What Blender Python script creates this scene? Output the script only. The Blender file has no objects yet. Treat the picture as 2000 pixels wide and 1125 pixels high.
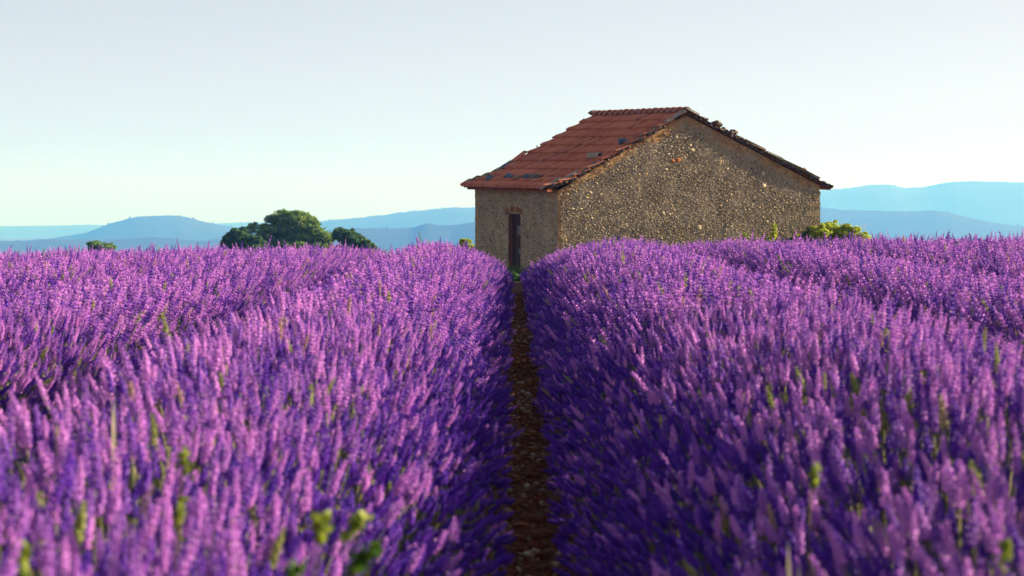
import bpy, math, random
import numpy as np
from mathutils import Vector, Matrix, noise as mn

R = math.radians
rng = np.random.default_rng(7)
random.seed(7)
sc = bpy.context.scene
COL = sc.collection

# ------------------------------------------------------------------ camera
EYE = 1.38            # camera height over the ground under it
FPX = 5000.0          # focal length in pixels of the 2000 px wide photograph
HZ = 447.0            # row of the true horizon in that photograph
cam_d = bpy.data.cameras.new('camera')
cam = bpy.data.objects.new('camera', cam_d)
COL.objects.link(cam)
sc.camera = cam
cam.location = (0, 0, EYE)
cam.rotation_euler = (R(90) - math.atan((562.5 - HZ) / FPX), 0, 0)
cam_d.sensor_width = 36
cam_d.lens = 90
cam_d.clip_start = 0.1
cam_d.clip_end = 60000
cam_d.dof.use_dof = True
cam_d.dof.focus_distance = 40
cam_d.dof.aperture_fstop = 5.4
cam_d.dof.aperture_blades = 7

# ------------------------------------------------------------------ world and sun
SUN_EL, SUN_AZ = 15, 74.5       # azimuth: degrees to the right of the view direction
w = bpy.data.worlds.new('World')
sc.world = w
w.use_nodes = True
nt = w.node_tree
nt.nodes.clear()
out = nt.nodes.new('ShaderNodeOutputWorld')
bg = nt.nodes.new('ShaderNodeBackground')
sky = nt.nodes.new('ShaderNodeTexSky')
sky.sky_type = 'NISHITA'
sky.sun_disc = False
sky.sun_elevation = R(SUN_EL)
sky.sun_rotation = R(SUN_AZ)
sky.altitude = 400
sky.air_density = 1.0
sky.dust_density = 0.8
sky.ozone_density = 1.0
bg.inputs['Strength'].default_value = 0.052
hs = nt.nodes.new('ShaderNodeHueSaturation')       # thin high veil: paler sky all round
hs.inputs['Saturation'].default_value = 0.22
nt.links.new(sky.outputs[0], hs.inputs['Color'])
tint = nt.nodes.new('ShaderNodeMix')
tint.data_type = 'RGBA'
tint.blend_type = 'MULTIPLY'
tint.inputs['Factor'].default_value = 1
tint.inputs['B'].default_value = (1.08, 0.995, 0.955, 1)
nt.links.new(hs.outputs[0], tint.inputs['A'])
nt.links.new(tint.outputs['Result'], bg.inputs[0])
nt.links.new(bg.outputs[0], out.inputs[0])

sd = bpy.data.lights.new('sun', 'SUN')
sun = bpy.data.objects.new('sun', sd)
COL.objects.link(sun)
sd.energy = 5.0
sd.angle = R(0.53)
sd.color = (1.0, 0.85, 0.70)
sdir = Vector((math.sin(R(SUN_AZ)) * math.cos(R(SUN_EL)), math.cos(R(SUN_AZ)) * math.cos(R(SUN_EL)), math.sin(R(SUN_EL))))
sun.rotation_euler = sdir.to_track_quat('Z', 'Y').to_euler()

sc.view_settings.view_transform = 'Standard'
sc.view_settings.look = 'None'
sc.view_settings.exposure = 1.45
sc.view_settings.gamma = 1
sc.view_settings.use_curve_mapping = False
sc.render.engine = 'CYCLES'
cy = sc.cycles
cy.max_bounces = 5
cy.diffuse_bounces = 1
cy.glossy_bounces = 1
cy.transmission_bounces = 3
cy.volume_bounces = 1
cy.caustics_reflective = False
cy.caustics_refractive = False
cy.use_denoising = True

# ------------------------------------------------------------------ materials
def mat(name, base, rough=0.85, var=None, scale=8.0, detail=6, var2=None, scale2=40.0, bump=0.0, bscale=30.0,
        transl=0.0, tcol=None, rand=None, island=None, spec=0.25, stretch=None):
    """procedural material: base colour, one or two noise mixes, optional random tint per object / per island"""
    m = bpy.data.materials.new(name)
    m.use_nodes = True
    t = m.node_tree
    t.nodes.clear()
    N = t.nodes.new
    L = t.links.new
    o = N('ShaderNodeOutputMaterial')
    p = N('ShaderNodeBsdfPrincipled')
    p.inputs['Roughness'].default_value = rough
    p.inputs['Specular IOR Level'].default_value = spec
    co = N('ShaderNodeTexCoord')
    vec = co.outputs['Object']
    if stretch:
        mp = N('ShaderNodeMapping')
        mp.inputs['Scale'].default_value = stretch
        L(vec, mp.inputs[0])
        vec = mp.outputs[0]
    rgb = N('ShaderNodeRGB')
    rgb.outputs[0].default_value = (*base, 1)
    cur = rgb.outputs[0]

    def mixin(cur, col, fac, lo, hi):
        r = N('ShaderNodeMapRange')
        r.inputs['From Min'].default_value = lo
        r.inputs['From Max'].default_value = hi
        L(fac, r.inputs['Value'])
        x = N('ShaderNodeMix')
        x.data_type = 'RGBA'
        L(r.outputs[0], x.inputs['Factor'])
        L(cur, x.inputs['A'])
        x.inputs['B'].default_value = (*col, 1)
        return x.outputs['Result']
    if var:
        n = N('ShaderNodeTexNoise')
        n.inputs['Scale'].default_value = scale
        n.inputs['Detail'].default_value = detail
        L(vec, n.inputs['Vector'])
        cur = mixin(cur, var, n.outputs['Fac'], 0.4, 0.62)
    if var2:
        n = N('ShaderNodeTexNoise')
        n.inputs['Scale'].default_value = scale2
        n.inputs['Detail'].default_value = 4
        L(vec, n.inputs['Vector'])
        cur = mixin(cur, var2, n.outputs['Fac'], 0.5, 0.7)
    if rand:      # list of (threshold lo, hi, colour) on the per-object random number
        oi = N('ShaderNodeObjectInfo')
        for lo, hi, c in rand:
            cur = mixin(cur, c, oi.outputs['Random'], lo, hi)
    if island:
        g = N('ShaderNodeNewGeometry')
        for lo, hi, c in island:
            cur = mixin(cur, c, g.outputs['Random Per Island'], lo, hi)
    L(cur, p.inputs['Base Color'])
    if bump:
        n = N('ShaderNodeTexNoise')
        n.inputs['Scale'].default_value = bscale
        n.inputs['Detail'].default_value = 8
        L(vec, n.inputs['Vector'])
        b = N('ShaderNodeBump')
        b.inputs['Strength'].default_value = bump
        b.inputs['Distance'].default_value = 0.02
        L(n.outputs['Fac'], b.inputs['Height'])
        L(b.outputs[0], p.inputs['Normal'])
    sh = p.outputs[0]
    if transl:
        tr = N('ShaderNodeBsdfTranslucent')
        if tcol:
            tr.inputs[0].default_value = (*tcol, 1)
        else:
            L(cur, tr.inputs[0])
        mx = N('ShaderNodeMixShader')
        mx.inputs[0].default_value = transl
        L(sh, mx.inputs[1])
        L(tr.outputs[0], mx.inputs[2])
        sh = mx.outputs[0]
    L(sh, o.inputs[0])
    return m

M = {}
M['calyx'] = mat('lavender_calyx', (0.14, 0.008, 0.58), 0.6, transl=0.3, spec=0.4,
                 rand=[(0.1, 0.75, (0.76, 0.29, 0.96)), (0.965, 0.97, (0.34, 0.40, 0.10)), (0.988, 0.992, (0.55, 0.34, 0.36))])
M['shade_bud'] = mat('lavender_shade_bud', (0.075, 0.008, 0.46), 0.6, transl=0.2, spec=0.3, rand=[(0.2, 0.9, (0.17, 0.025, 0.62))])  # closed heads; the deep shade of the row flanks is put into their indigo
M['corolla'] = mat('lavender_corolla', (0.92, 0.62, 0.98), 0.6, transl=0.4, spec=0.5,
                   rand=[(0.4, 0.9, (0.95, 0.56, 0.90)), (0.965, 0.97, (0.50, 0.52, 0.20))])
M['stem'] = mat('lavender_stem', (0.15, 0.17, 0.09), 0.6, transl=0.2,
                rand=[(0.5, 0.95, (0.46, 0.46, 0.18))])
M['foliage'] = mat('lavender_foliage', (0.012, 0.008, 0.05), 0.9, var=(0.014, 0.02, 0.016), scale=9, bump=0.6, bscale=60)  # leaves darkened to near-black indigo: shade between the stems put into the colour
M['soil'] = mat('soil', (0.06, 0.02, 0.010), 0.95, var=(0.10, 0.035, 0.018), scale=5, var2=(0.06, 0.025, 0.014), scale2=30, bump=0.9, bscale=40)
M['clod'] = mat('soil_clod', (0.10, 0.025, 0.010), 0.95, island=[(0.6, 0.75, (0.18, 0.07, 0.03)), (0.93, 0.95, (0.40, 0.36, 0.28))], bump=0.5, bscale=90)
M['litter'] = mat('leaf_litter', (0.16, 0.06, 0.025), 0.9, island=[(0.65, 0.75, (0.40, 0.33, 0.20)), (0.85, 0.9, (0.24, 0.06, 0.02))], transl=0.25)
M['hill'] = mat('wooded_hill', (0.012, 0.026, 0.018), 0.95, var=(0.035, 0.045, 0.02), scale=0.006, var2=(0.008, 0.02, 0.012), scale2=0.03)
M['leaf_oak'] = mat('oak_leaves', (0.12, 0.24, 0.06), 0.7, transl=0.45, island=[(0.3, 0.7, (0.18, 0.30, 0.06)), (0.85, 0.98, (0.36, 0.38, 0.08))])
M['leaf_dark'] = mat('dark_leaves', (0.05, 0.13, 0.045), 0.7, transl=0.35, island=[(0.3, 0.8, (0.10, 0.20, 0.05))])
M['leaf_bright'] = mat('bright_leaves', (0.30, 0.44, 0.05), 0.6, transl=0.45, island=[(0.3, 0.6, (0.50, 0.58, 0.07)), (0.8, 0.95, (0.62, 0.58, 0.09))])
M['weed'] = mat('weed_leaves', (0.15, 0.22, 0.03), 0.6, transl=0.4, island=[(0.4, 0.7, (0.28, 0.36, 0.04))])
M['weed_dark'] = mat('dark_weed_leaves', (0.05, 0.13, 0.015), 0.6, transl=0.35, island=[(0.5, 0.8, (0.11, 0.20, 0.02))])
M['straw'] = mat('dry_straw', (0.50, 0.46, 0.30), 0.8, transl=0.2)
M['bark'] = mat('bark', (0.09, 0.07, 0.05), 0.95, var=(0.14, 0.11, 0.08), scale=3, bump=0.8, bscale=6)
M['tile'] = mat('clay_roof_tile', (0.66, 0.24, 0.13), 0.8, var=(0.46, 0.165, 0.10), scale=2.2, var2=(0.36, 0.14, 0.09), scale2=25,
                bump=0.4, bscale=50, rand=[(0.2, 0.55, (0.42, 0.13, 0.08)), (0.7, 0.85, (0.56, 0.22, 0.13)), (0.93, 0.96, (0.24, 0.09, 0.07))])
M['cap'] = mat('ridge_tile_clay', (0.33, 0.13, 0.09), 0.8, var=(0.22, 0.10, 0.07), scale=4, bump=0.4, bscale=50)
M['batten'] = mat('roof_timber', (0.12, 0.045, 0.025), 0.9, var=(0.07, 0.03, 0.02), scale=6)
M['greyboard'] = mat('weathered_grey_slab', (0.30, 0.29, 0.25), 0.85, var=(0.20, 0.18, 0.14), scale=7, var2=(0.36, 0.36, 0.32), scale2=30, bump=0.5, bscale=40)
M['tanslab'] = mat('lichen_tan_slab', (0.27, 0.19, 0.11), 0.9, var=(0.14, 0.10, 0.07), scale=9, var2=(0.33, 0.26, 0.15), scale2=30, bump=0.5, bscale=40)
M['darkstone'] = mat('dark_roof_stone', (0.075, 0.06, 0.06), 0.85, var=(0.14, 0.11, 0.09), scale=12, bump=0.8, bscale=40, var2=(0.19, 0.18, 0.13), scale2=34)
M['slate'] = mat('slate_blue_stone', (0.05, 0.085, 0.15), 0.6, var=(0.12, 0.155, 0.22), scale=12, bump=0.8, bscale=30)
M['rubble'] = mat('wall_cobble', (0.58, 0.50, 0.37), 0.9, var=(0.44, 0.38, 0.28), scale=25, bump=0.3, bscale=80,
                  island=[(0.30, 0.40, (0.34, 0.29, 0.20)), (0.50, 0.60, (0.58, 0.48, 0.32)), (0.84, 0.88, (0.13, 0.11, 0.08)), (0.95, 0.96, (0.62, 0.54, 0.36))])
M['cobble'] = mat('wall_field_stone', (0.42, 0.33, 0.21), 0.9, var=(0.28, 0.22, 0.14), scale=20, bump=0.4, bscale=70,
                  rand=[(0.25, 0.35, (0.22, 0.19, 0.14)), (0.5, 0.6, (0.42, 0.32, 0.18)), (0.97, 0.98, (0.56, 0.49, 0.34))])
M['palestone'] = mat('pale_limestone', (0.54, 0.47, 0.32), 0.85, var=(0.48, 0.38, 0.24), scale=14, bump=0.4, bscale=60)
M['orangestone'] = mat('orange_broken_brick', (0.50, 0.20, 0.06), 0.85, var=(0.36, 0.14, 0.05), scale=14, bump=0.4, bscale=60)
M['brick'] = mat('red_brick', (0.27, 0.12, 0.06), 0.9, var=(0.22, 0.09, 0.05), scale=12, rand=[(0.4, 0.8, (0.24, 0.10, 0.06))], bump=0.4, bscale=60)
M['quoin'] = mat('quoin_stone', (0.20, 0.15, 0.095), 0.9, var=(0.13, 0.10, 0.06), scale=9, rand=[(0.5, 0.9, (0.25, 0.195, 0.125))], bump=0.5, bscale=50)
M['door'] = mat('old_door_wood', (0.022, 0.010, 0.008), 0.75, var=(0.05, 0.018, 0.012), scale=9, stretch=(4, 4, 0.6), bump=0.5, bscale=30)
M['door_patch'] = mat('door_tin_patch', (0.10, 0.11, 0.13), 0.5, var=(0.07, 0.05, 0.05), scale=9)
M['rod'] = mat('pale_rod', (0.62, 0.56, 0.46), 0.7)
M['dark'] = mat('interior_dark', (0.03, 0.02, 0.015), 0.95)

def mortar_material():
    m = mat('wall_mortar', (0.39, 0.33, 0.235), 0.95, var=(0.26, 0.22, 0.155), scale=1.6, var2=(0.35, 0.27, 0.17), scale2=16, bump=1.0, bscale=45)
    t = m.node_tree
    p = next(n for n in t.nodes if n.type == 'BSDF_PRINCIPLED')
    src = p.inputs['Base Color'].links[0].from_socket
    a = t.nodes.new('ShaderNodeAttribute')
    a.attribute_name = 'render_band'       # where the later ochre pointing was trowelled on
    x = t.nodes.new('ShaderNodeMix')
    x.data_type = 'RGBA'
    t.links.new(a.outputs['Fac'], x.inputs['Factor'])
    t.links.new(src, x.inputs['A'])
    n = t.nodes.new('ShaderNodeTexNoise')
    n.inputs['Scale'].default_value = 6
    n.inputs['Detail'].default_value = 8
    r = t.nodes.new('ShaderNodeValToRGB')
    r.color_ramp.elements[0].color = (0.32, 0.17, 0.06, 1)
    r.color_ramp.elements[0].position = 0.35
    r.color_ramp.elements[1].color = (0.55, 0.34, 0.15, 1)
    r.color_ramp.elements[1].position = 0.68
    t.links.new(n.outputs['Fac'], r.inputs[0])
    t.links.new(r.outputs[0], x.inputs['B'])
    t.links.new(x.outputs['Result'], p.inputs['Base Color'])
    return m
M['mortar'] = mortar_material()

# ------------------------------------------------------------------ helpers
def link(o, parent=None):
    COL.objects.link(o)
    if parent is not None:
        o.parent = parent
    return o

def tag(o, label=None, cat=None, group=None, kind=None):
    if label: o['label'] = label
    if cat: o['category'] = cat
    if group: o['group'] = group
    if kind: o['kind'] = kind
    return o

def empty(name, loc, rz=0):
    o = bpy.data.objects.new(name, None)
    o.location = loc
    o.rotation_euler = (0, 0, rz)
    return link(o)

class MB:
    """collects numpy pieces into one mesh"""
    def __init__(self): self.v, self.f, self.m, self.n = [], [], [], 0
    def add(self, v, f, mi=0):
        v = np.asarray(v, float).reshape(-1, 3)
        self.v.append(v)
        for q in f:
            self.f.append(tuple(int(i) + self.n for i in q)); self.m.append(mi)
        self.n += len(v)
    def mesh(self, name, mats, smooth=False):
        me = bpy.data.meshes.new(name)
        me.from_pydata(np.concatenate(self.v).tolist(), [], self.f)
        for k in (mats if isinstance(mats, (list, tuple)) else [mats]):
            me.materials.append(k)
        me.polygons.foreach_set('material_index', self.m)
        if smooth:
            me.polygons.foreach_set('use_smooth', [True] * len(me.polygons))
        me.update()
        return me
    def build(self, name, mats, parent=None, smooth=False):
        return link(bpy.data.objects.new(name, self.mesh(name, mats, smooth)), parent)

def fast_mesh(name, verts, faces, mats, smooth=False):
    """verts (n,3) and faces (m,k) arrays of one face size"""
    me = bpy.data.meshes.new(name)
    verts = np.asarray(verts, np.float32); faces = np.asarray(faces, np.int32)
    k = faces.shape[1]
    me.vertices.add(len(verts)); me.vertices.foreach_set('co', verts.ravel())
    me.loops.add(faces.size); me.loops.foreach_set('vertex_index', faces.ravel())
    me.polygons.add(len(faces)); me.polygons.foreach_set('loop_start', np.arange(0, faces.size, k, dtype=np.int32))
    for q in (mats if isinstance(mats, (list, tuple)) else [mats]):
        me.materials.append(q)
    me.update(calc_edges=True)
    if smooth:
        me.polygons.foreach_set('use_smooth', [True] * len(me.polygons))
    return me

BOXF = [(0, 3, 2, 1), (4, 5, 6, 7), (0, 1, 5, 4), (1, 2, 6, 5), (2, 3, 7, 6), (3, 0, 4, 7)]
def box8(x0, x1, y0, y1, z0, z1):
    return [(x0, y0, z0), (x1, y0, z0), (x1, y1, z0), (x0, y1, z0), (x0, y0, z1), (x1, y0, z1), (x1, y1, z1), (x0, y1, z1)]

def lump(nu=7, nv=4, rough=0.18, rg=rng):
    """low irregular stone of unit radius"""
    v = [(0, 0, -1)]
    for j in range(1, nv):
        ph = -math.pi / 2 + math.pi * j / nv
        for i in range(nu):
            a = 2 * math.pi * i / nu
            k = 1 + rg.uniform(-rough, rough)
            v.append((math.cos(ph) * math.cos(a) * k, math.cos(ph) * math.sin(a) * k, math.sin(ph) * k))
    v.append((0, 0, 1))
    f = [(0, 1 + (i + 1) % nu, 1 + i) for i in range(nu)]
    for j in range(nv - 2):
        for i in range(nu):
            a, b = 1 + j * nu + i, 1 + j * nu + (i + 1) % nu
            f.append((a, b, b + nu, a + nu))
    t = len(v) - 1
    s = 1 + (nv - 2) * nu
    f += [(s + i, s + (i + 1) % nu, t) for i in range(nu)]
    return np.array(v), f

def px_ray(px, py, y):
    """world point at distance y that the photograph shows at pixel (px, py)"""
    return Vector(((px - 1000) / FPX * y, y, EYE - (py - HZ) / FPX * y))

# ------------------------------------------------------------------ terrain
_ys = np.array([-60, 0, 10, 20, 30, 36, 40, 46, 52, 58, 66, 90, 130, 200, 400, 900, 2000, 4000, 30000], float)
_zs = np.array([-0.63, 0, .105, .21, .315, .370, .378, .345, .265, .18, .12, -.2, -1.1, -2.8, -7.5, -17, -28, -34, -40], float)
def G(x, y):
    """ground height"""
    x = np.asarray(x, float); y = np.asarray(y, float)
    base = (np.interp(y - 1.5, _ys, _zs) + np.interp(y, _ys, _zs) * 2 + np.interp(y + 1.5, _ys, _zs)) / 4
    tilt = np.where(x < 0, 0.018, 0.011) * np.clip(x, -40, 40) * np.clip(y / 36, 0, 1)
    return base + tilt

def ground():
    ys = np.concatenate([np.arange(-20, 70, 0.5), np.geomspace(70, 24000, 90)])
    xs1 = np.concatenate([np.arange(0, 14, 0.25), np.geomspace(14, 11000, 50)])
    xs = np.concatenate([-xs1[:0:-1], xs1])
    X, Y = np.meshgrid(xs, ys)
    Z = G(X, Y)
    near = (Y < 70)
    Z = Z + np.where(near, 0.012 * np.sin(X * 5.1 + Y * 1.3) * np.sin(Y * 3.7 + X), 0)
    n, m = X.shape
    idx = np.arange(n * m).reshape(n, m)
    F = np.stack([idx[:-1, :-1], idx[:-1, 1:], idx[1:, 1:], idx[1:, :-1]], -1).reshape(-1, 4)
    me = fast_mesh('ground', np.stack([X, Y, Z], -1).reshape(-1, 3), F, M['soil'], True)
    o = link(bpy.data.objects.new('ground', me))
    tag(o, kind='structure')
ground()

# ------------------------------------------------------------------ hills
def hill(pts, D, depth, seed, foot=-45, tree=3.0, name='hill'):
    """a wooded ridge whose crest follows (px, py) at distance D; slopes fall away on both sides"""
    pts = np.array(pts, float)
    pxs = np.arange(pts[0, 0], pts[-1, 0] + 1, 2.0)
    rg = np.random.default_rng(seed)
    py = np.interp(pxs, pts[:, 0], pts[:, 1])
    k = np.array([1, 2, 3, 4, 5, 4, 3, 2, 1.]); k /= k.sum()
    py = np.convolve(np.pad(py, 4, mode='edge'), k, 'valid')
    x = (pxs - 1000) / FPX * D
    ztop = EYE - (py - HZ) / FPX * D
    rough = np.interp(np.arange(len(x)), np.arange(0, len(x) + 5, 5), rg.normal(0, 1, len(range(0, len(x) + 5, 5))))
    crest = rough * tree * 0.25 + np.abs(rg.normal(0, 1, len(x))) ** 3 * tree * 0.09
    ts = np.concatenate([-np.linspace(1, 0, 15) ** 1.3, np.linspace(0, 1, 12)[1:] ** 1.3])
    V = []
    for t in ts:
        prof = math.cos(abs(t) * math.pi / 2) ** 1.4 if abs(t) < 1 else 0
        wob = np.array([mn.noise(Vector((a * 0.0016, t * 3 + seed, 0))) for a in x])
        z = foot + (ztop - foot) * np.clip(prof + 0.12 * wob * min(1, abs(t) * 4) * (1 - abs(t)), 0, 1)
        z = z + (crest if t == 0 else rg.normal(0, tree * 0.05, len(x)))
        V.append(np.stack([x * (1 + t * depth / D * 0.8), np.full(len(x), D + t * depth), z], -1))
    V = np.array(V)
    n, m = V.shape[:2]
    idx = np.arange(n * m).reshape(n, m)
    F = np.stack([idx[:-1, :-1], idx[:-1, 1:], idx[1:, 1:], idx[1:, :-1]], -1).reshape(-1, 4)
    o = link(bpy.data.objects.new(name, fast_mesh(name, V.reshape(-1, 3), F, M['hill'], True)))
    tag(o, kind='structure')
    return o

hill([(-1400, 446), (-400, 438), (0, 442), (90, 441), (180, 439), (260, 443), (420, 437), (480, 434), (560, 436), (640, 437), (760, 441)], 12500, 1500, 1, tree=3)
hill([(-700, 470), (-200, 473), (0, 472), (90, 467), (170, 455), (215, 437), (270, 423), (320, 421), (365, 424), (400, 434), (450, 443), (560, 458), (680, 470), (760, 480)], 6800, 900, 2, tree=4)
hill([(520, 452), (600, 437), (640, 430), (700, 426), (750, 420), (800, 413), (850, 409), (880, 405), (925, 406), (1050, 410), (1150, 428), (1300, 445)], 8300, 1100, 3, tree=5)
hill([(-400, 478), (0, 472), (60, 470), (100, 467), (200, 469), (300, 463), (390, 470), (560, 460), (700, 446), (800, 446), (835, 437), (855, 440), (880, 441), (925, 434), (1000, 436), (1150, 446), (1300, 452)], 4600, 500, 4, tree=2.2)
hill([(1380, 400), (1480, 386), (1600, 372), (1650, 368), (1700, 361), (1735, 360), (1765, 367), (1800, 366), (1850, 356), (1900, 354), (2000, 357), (2150, 352), (2500, 372), (3200, 390)], 11500, 1700, 5, tree=4)
hill([(1400, 415), (1500, 410), (1600, 404), (1640, 410), (1720, 412), (1780, 413), (1820, 411), (1850, 415), (1900, 428), (1960, 438), (2000, 443), (2300, 460)], 6600, 800, 6, tree=3)

# ------------------------------------------------------------------ haze
def haze():
    b = MB()
    b.add(box8(-11500, 11500, -400, 17500, -60, 330), BOXF)
    m = bpy.data.materials.new('haze_air')
    m.use_nodes = True
    t = m.node_tree
    t.nodes.clear()
    o = t.nodes.new('ShaderNodeOutputMaterial')
    v = t.nodes.new('ShaderNodeVolumePrincipled')
    v.inputs['Color'].default_value = (0.075, 0.31, 1.0, 1)
    v.inputs['Absorption Color'].default_value = (1, 1, 1, 1)
    v.inputs['Density'].default_value = 0.00025
    v.inputs['Anisotropy'].default_value = 0.1
    t.links.new(v.outputs[0], o.inputs['Volume'])
    ob = b.build('haze', m)
    tag(ob, kind='stuff')
haze()

# ------------------------------------------------------------------ lavender
def head_verts(b, z0, z1, r, whorls, buds, curve, seed, openf=0.42):
    rg = np.random.default_rng(seed)
    L = z1 - z0
    zs = np.linspace(z0, z1, whorls)
    for k, z in enumerate(zs):
        t = k / (whorls - 1)
        rr = r * (0.75 + 0.55 * math.sin(math.pi * min(1, 0.15 + t * 0.85))) * (1 - 0.45 * t ** 3)
        cx = curve * (z / z1) ** 2
        for i in range(buds):
            a = 2 * math.pi * (i + 0.5 * (k % 2)) / buds + rg.uniform(-.25, .25)
            up = 1.5 + rg.uniform(-.2, .4)
            d = np.array([math.cos(a) * (1 - t * .5), math.sin(a) * (1 - t * .5), up]); d /= np.linalg.norm(d)
            s = np.array([-math.sin(a), math.cos(a), 0]); q = np.cross(d, s)
            c = np.array([cx, 0, z]) + np.array([math.cos(a), math.sin(a), 0]) * rr * 0.25
            ln = L / whorls * 1.25 * rg.uniform(.85, 1.15) + rr * .25
            wd = rr * 0.5
            tip = c + d * ln
            mid = c + d * ln * 0.55
            v = [c, mid + s * wd, mid + q * wd, mid - s * wd, mid - q * wd, tip]
            b.add(v, [(0, 2, 1), (0, 3, 2), (0, 4, 3), (0, 1, 4), (1, 2, 5), (2, 3, 5), (3, 4, 5), (4, 1, 5)], 1)
            if rg.random() < openf:      # an open floret at the mouth of the bud
                p = tip - d * ln * .1
                w_ = rr * 0.42
                e = d * 0.5 + np.array([math.cos(a), math.sin(a), 0]) * .5
                b.add([p, p + s * w_ + e * w_, p + e * w_ * 1.7, p - s * w_ + e * w_], [(0, 1, 2, 3)], 2)

def spike_mesh(name, seed, stem=0.27, head=0.07, r=0.0085, whorls=8, buds=6, curve=0.03, shade_bud=False):
    b = MB()
    head *= 1.15
    r *= .92
    openf = 0.0 if shade_bud else 0.42
    N = 5
    pts = [(curve * (z / (stem + head)) ** 2, 0, z) for z in np.linspace(-0.06, stem + head * .9, N)]
    pts[0] = (0, 0, -0.06)
    v = []
    for p in pts:
        for i in range(3):
            a = 2 * math.pi * i / 3
            v.append((p[0] + 0.0016 * math.cos(a), p[1] + 0.0016 * math.sin(a), p[2]))
    f = []
    for j in range(N - 1):
        for i in range(3):
            f.append((j * 3 + i, j * 3 + (i + 1) % 3, j * 3 + 3 + (i + 1) % 3, j * 3 + 3 + i))
    b.add(v, f, 0)
    head_verts(b, stem, stem + head, r, whorls, buds, curve, seed, openf)
    if seed % 2:
        head_verts(b, stem - 0.032, stem - 0.026, r * .8, 2, buds, curve, seed + 50, openf)
    return b.mesh(name, [M['stem'], M['shade_bud'] if shade_bud else M['calyx'], M['corolla']])

near_meshes = [spike_mesh('lavender_spike_mesh', s, stem=st, head=h, r=r, curve=c)
               for s, st, h, r, c in ((1, .26, .072, .0085, .03), (2, .25, .062, .0090, -.02), (3, .27, .080, .0080, .05),
                                      (4, .24, .055, .0088, .01), (5, .28, .075, .0078, -.04), (6, .26, .066, .0095, .02))] + \
    [spike_mesh('lavender_shade_bud_mesh', s, stem=st, head=h, r=r, curve=c, shade_bud=True)
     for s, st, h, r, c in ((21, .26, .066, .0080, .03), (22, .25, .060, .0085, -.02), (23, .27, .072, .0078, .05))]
far_meshes = [spike_mesh('lavender_spike_far_mesh', s, stem=st, head=h, r=r, whorls=5, buds=4, curve=c)
              for s, st, h, r, c in ((11, .26, .075, .0095, .03), (12, .25, .062, .0100, -.02), (13, .27, .082, .0090, .05), (14, .24, .058, .0098, .0))] + \
    [spike_mesh('lavender_shade_bud_far_mesh', s, stem=st, head=h, r=r, whorls=5, buds=4, curve=c, shade_bud=True)
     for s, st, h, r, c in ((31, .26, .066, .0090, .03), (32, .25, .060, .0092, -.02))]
def lib(name, meshes):
    c = bpy.data.collections.new(name)
    for i, me in enumerate(meshes):
        c.objects.link(bpy.data.objects.new('%c_source' % (97 + i), me))
    return c
LIB_NEAR, LIB_FAR = lib('spike_sources_near', near_meshes), lib('spike_sources_far', far_meshes)

def scatter_group(coll):
    g = bpy.data.node_groups.new('scatter_' + coll.name, 'GeometryNodeTree')
    g.interface.new_socket('Geometry', in_out='INPUT', socket_type='NodeSocketGeometry')
    g.interface.new_socket('Geometry', in_out='OUTPUT', socket_type='NodeSocketGeometry')
    N = g.nodes.new
    gi, go = N('NodeGroupInput'), N('NodeGroupOutput')
    mp = N('GeometryNodeMeshToPoints')
    ip = N('GeometryNodeInstanceOnPoints')
    ci = N('GeometryNodeCollectionInfo')
    ci.inputs['Collection'].default_value = coll
    ci.inputs['Separate Children'].default_value = True
    ci.inputs['Reset Children'].default_value = True
    ip.inputs['Pick Instance'].default_value = True
    def attr(nm, ty):
        a = N('GeometryNodeInputNamedAttribute')
        a.data_type = ty
        a.inputs['Name'].default_value = nm
        return a.outputs[0]
    L = g.links.new
    L(gi.outputs[0], mp.inputs['Mesh'])
    L(mp.outputs[0], ip.inputs['Points'])
    L(ci.outputs[0], ip.inputs['Instance'])
    L(attr('idx', 'INT'), ip.inputs['Instance Index'])
    L(attr('rot', 'FLOAT_VECTOR'), ip.inputs['Rotation'])
    L(attr('scl', 'FLOAT_VECTOR'), ip.inputs['Scale'])
    L(ip.outputs[0], go.inputs[0])
    return g
GN_NEAR, GN_FAR = scatter_group(LIB_NEAR), scatter_group(LIB_FAR)

def scatter(name, P, rot, scl, idx, group, parent):
    me = bpy.data.meshes.new(name)
    me.vertices.add(len(P))
    me.vertices.foreach_set('co', P.astype(np.float32).ravel())
    a = me.attributes.new('rot', 'FLOAT_VECTOR', 'POINT'); a.data.foreach_set('vector', rot.astype(np.float32).ravel())
    a = me.attributes.new('scl', 'FLOAT_VECTOR', 'POINT'); a.data.foreach_set('vector', scl.astype(np.float32).ravel())
    a = me.attributes.new('idx', 'INT', 'POINT'); a.data.foreach_set('value', idx.astype(np.int32))
    for k in (M['stem'], M['calyx'], M['corolla']):
        me.materials.append(k)
    o = link(bpy.data.objects.new(name, me), parent)
    md = o.modifiers.new('scatter', 'NODES')
    md.node_group = group
    tag(o, kind='stuff')
    return o

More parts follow.
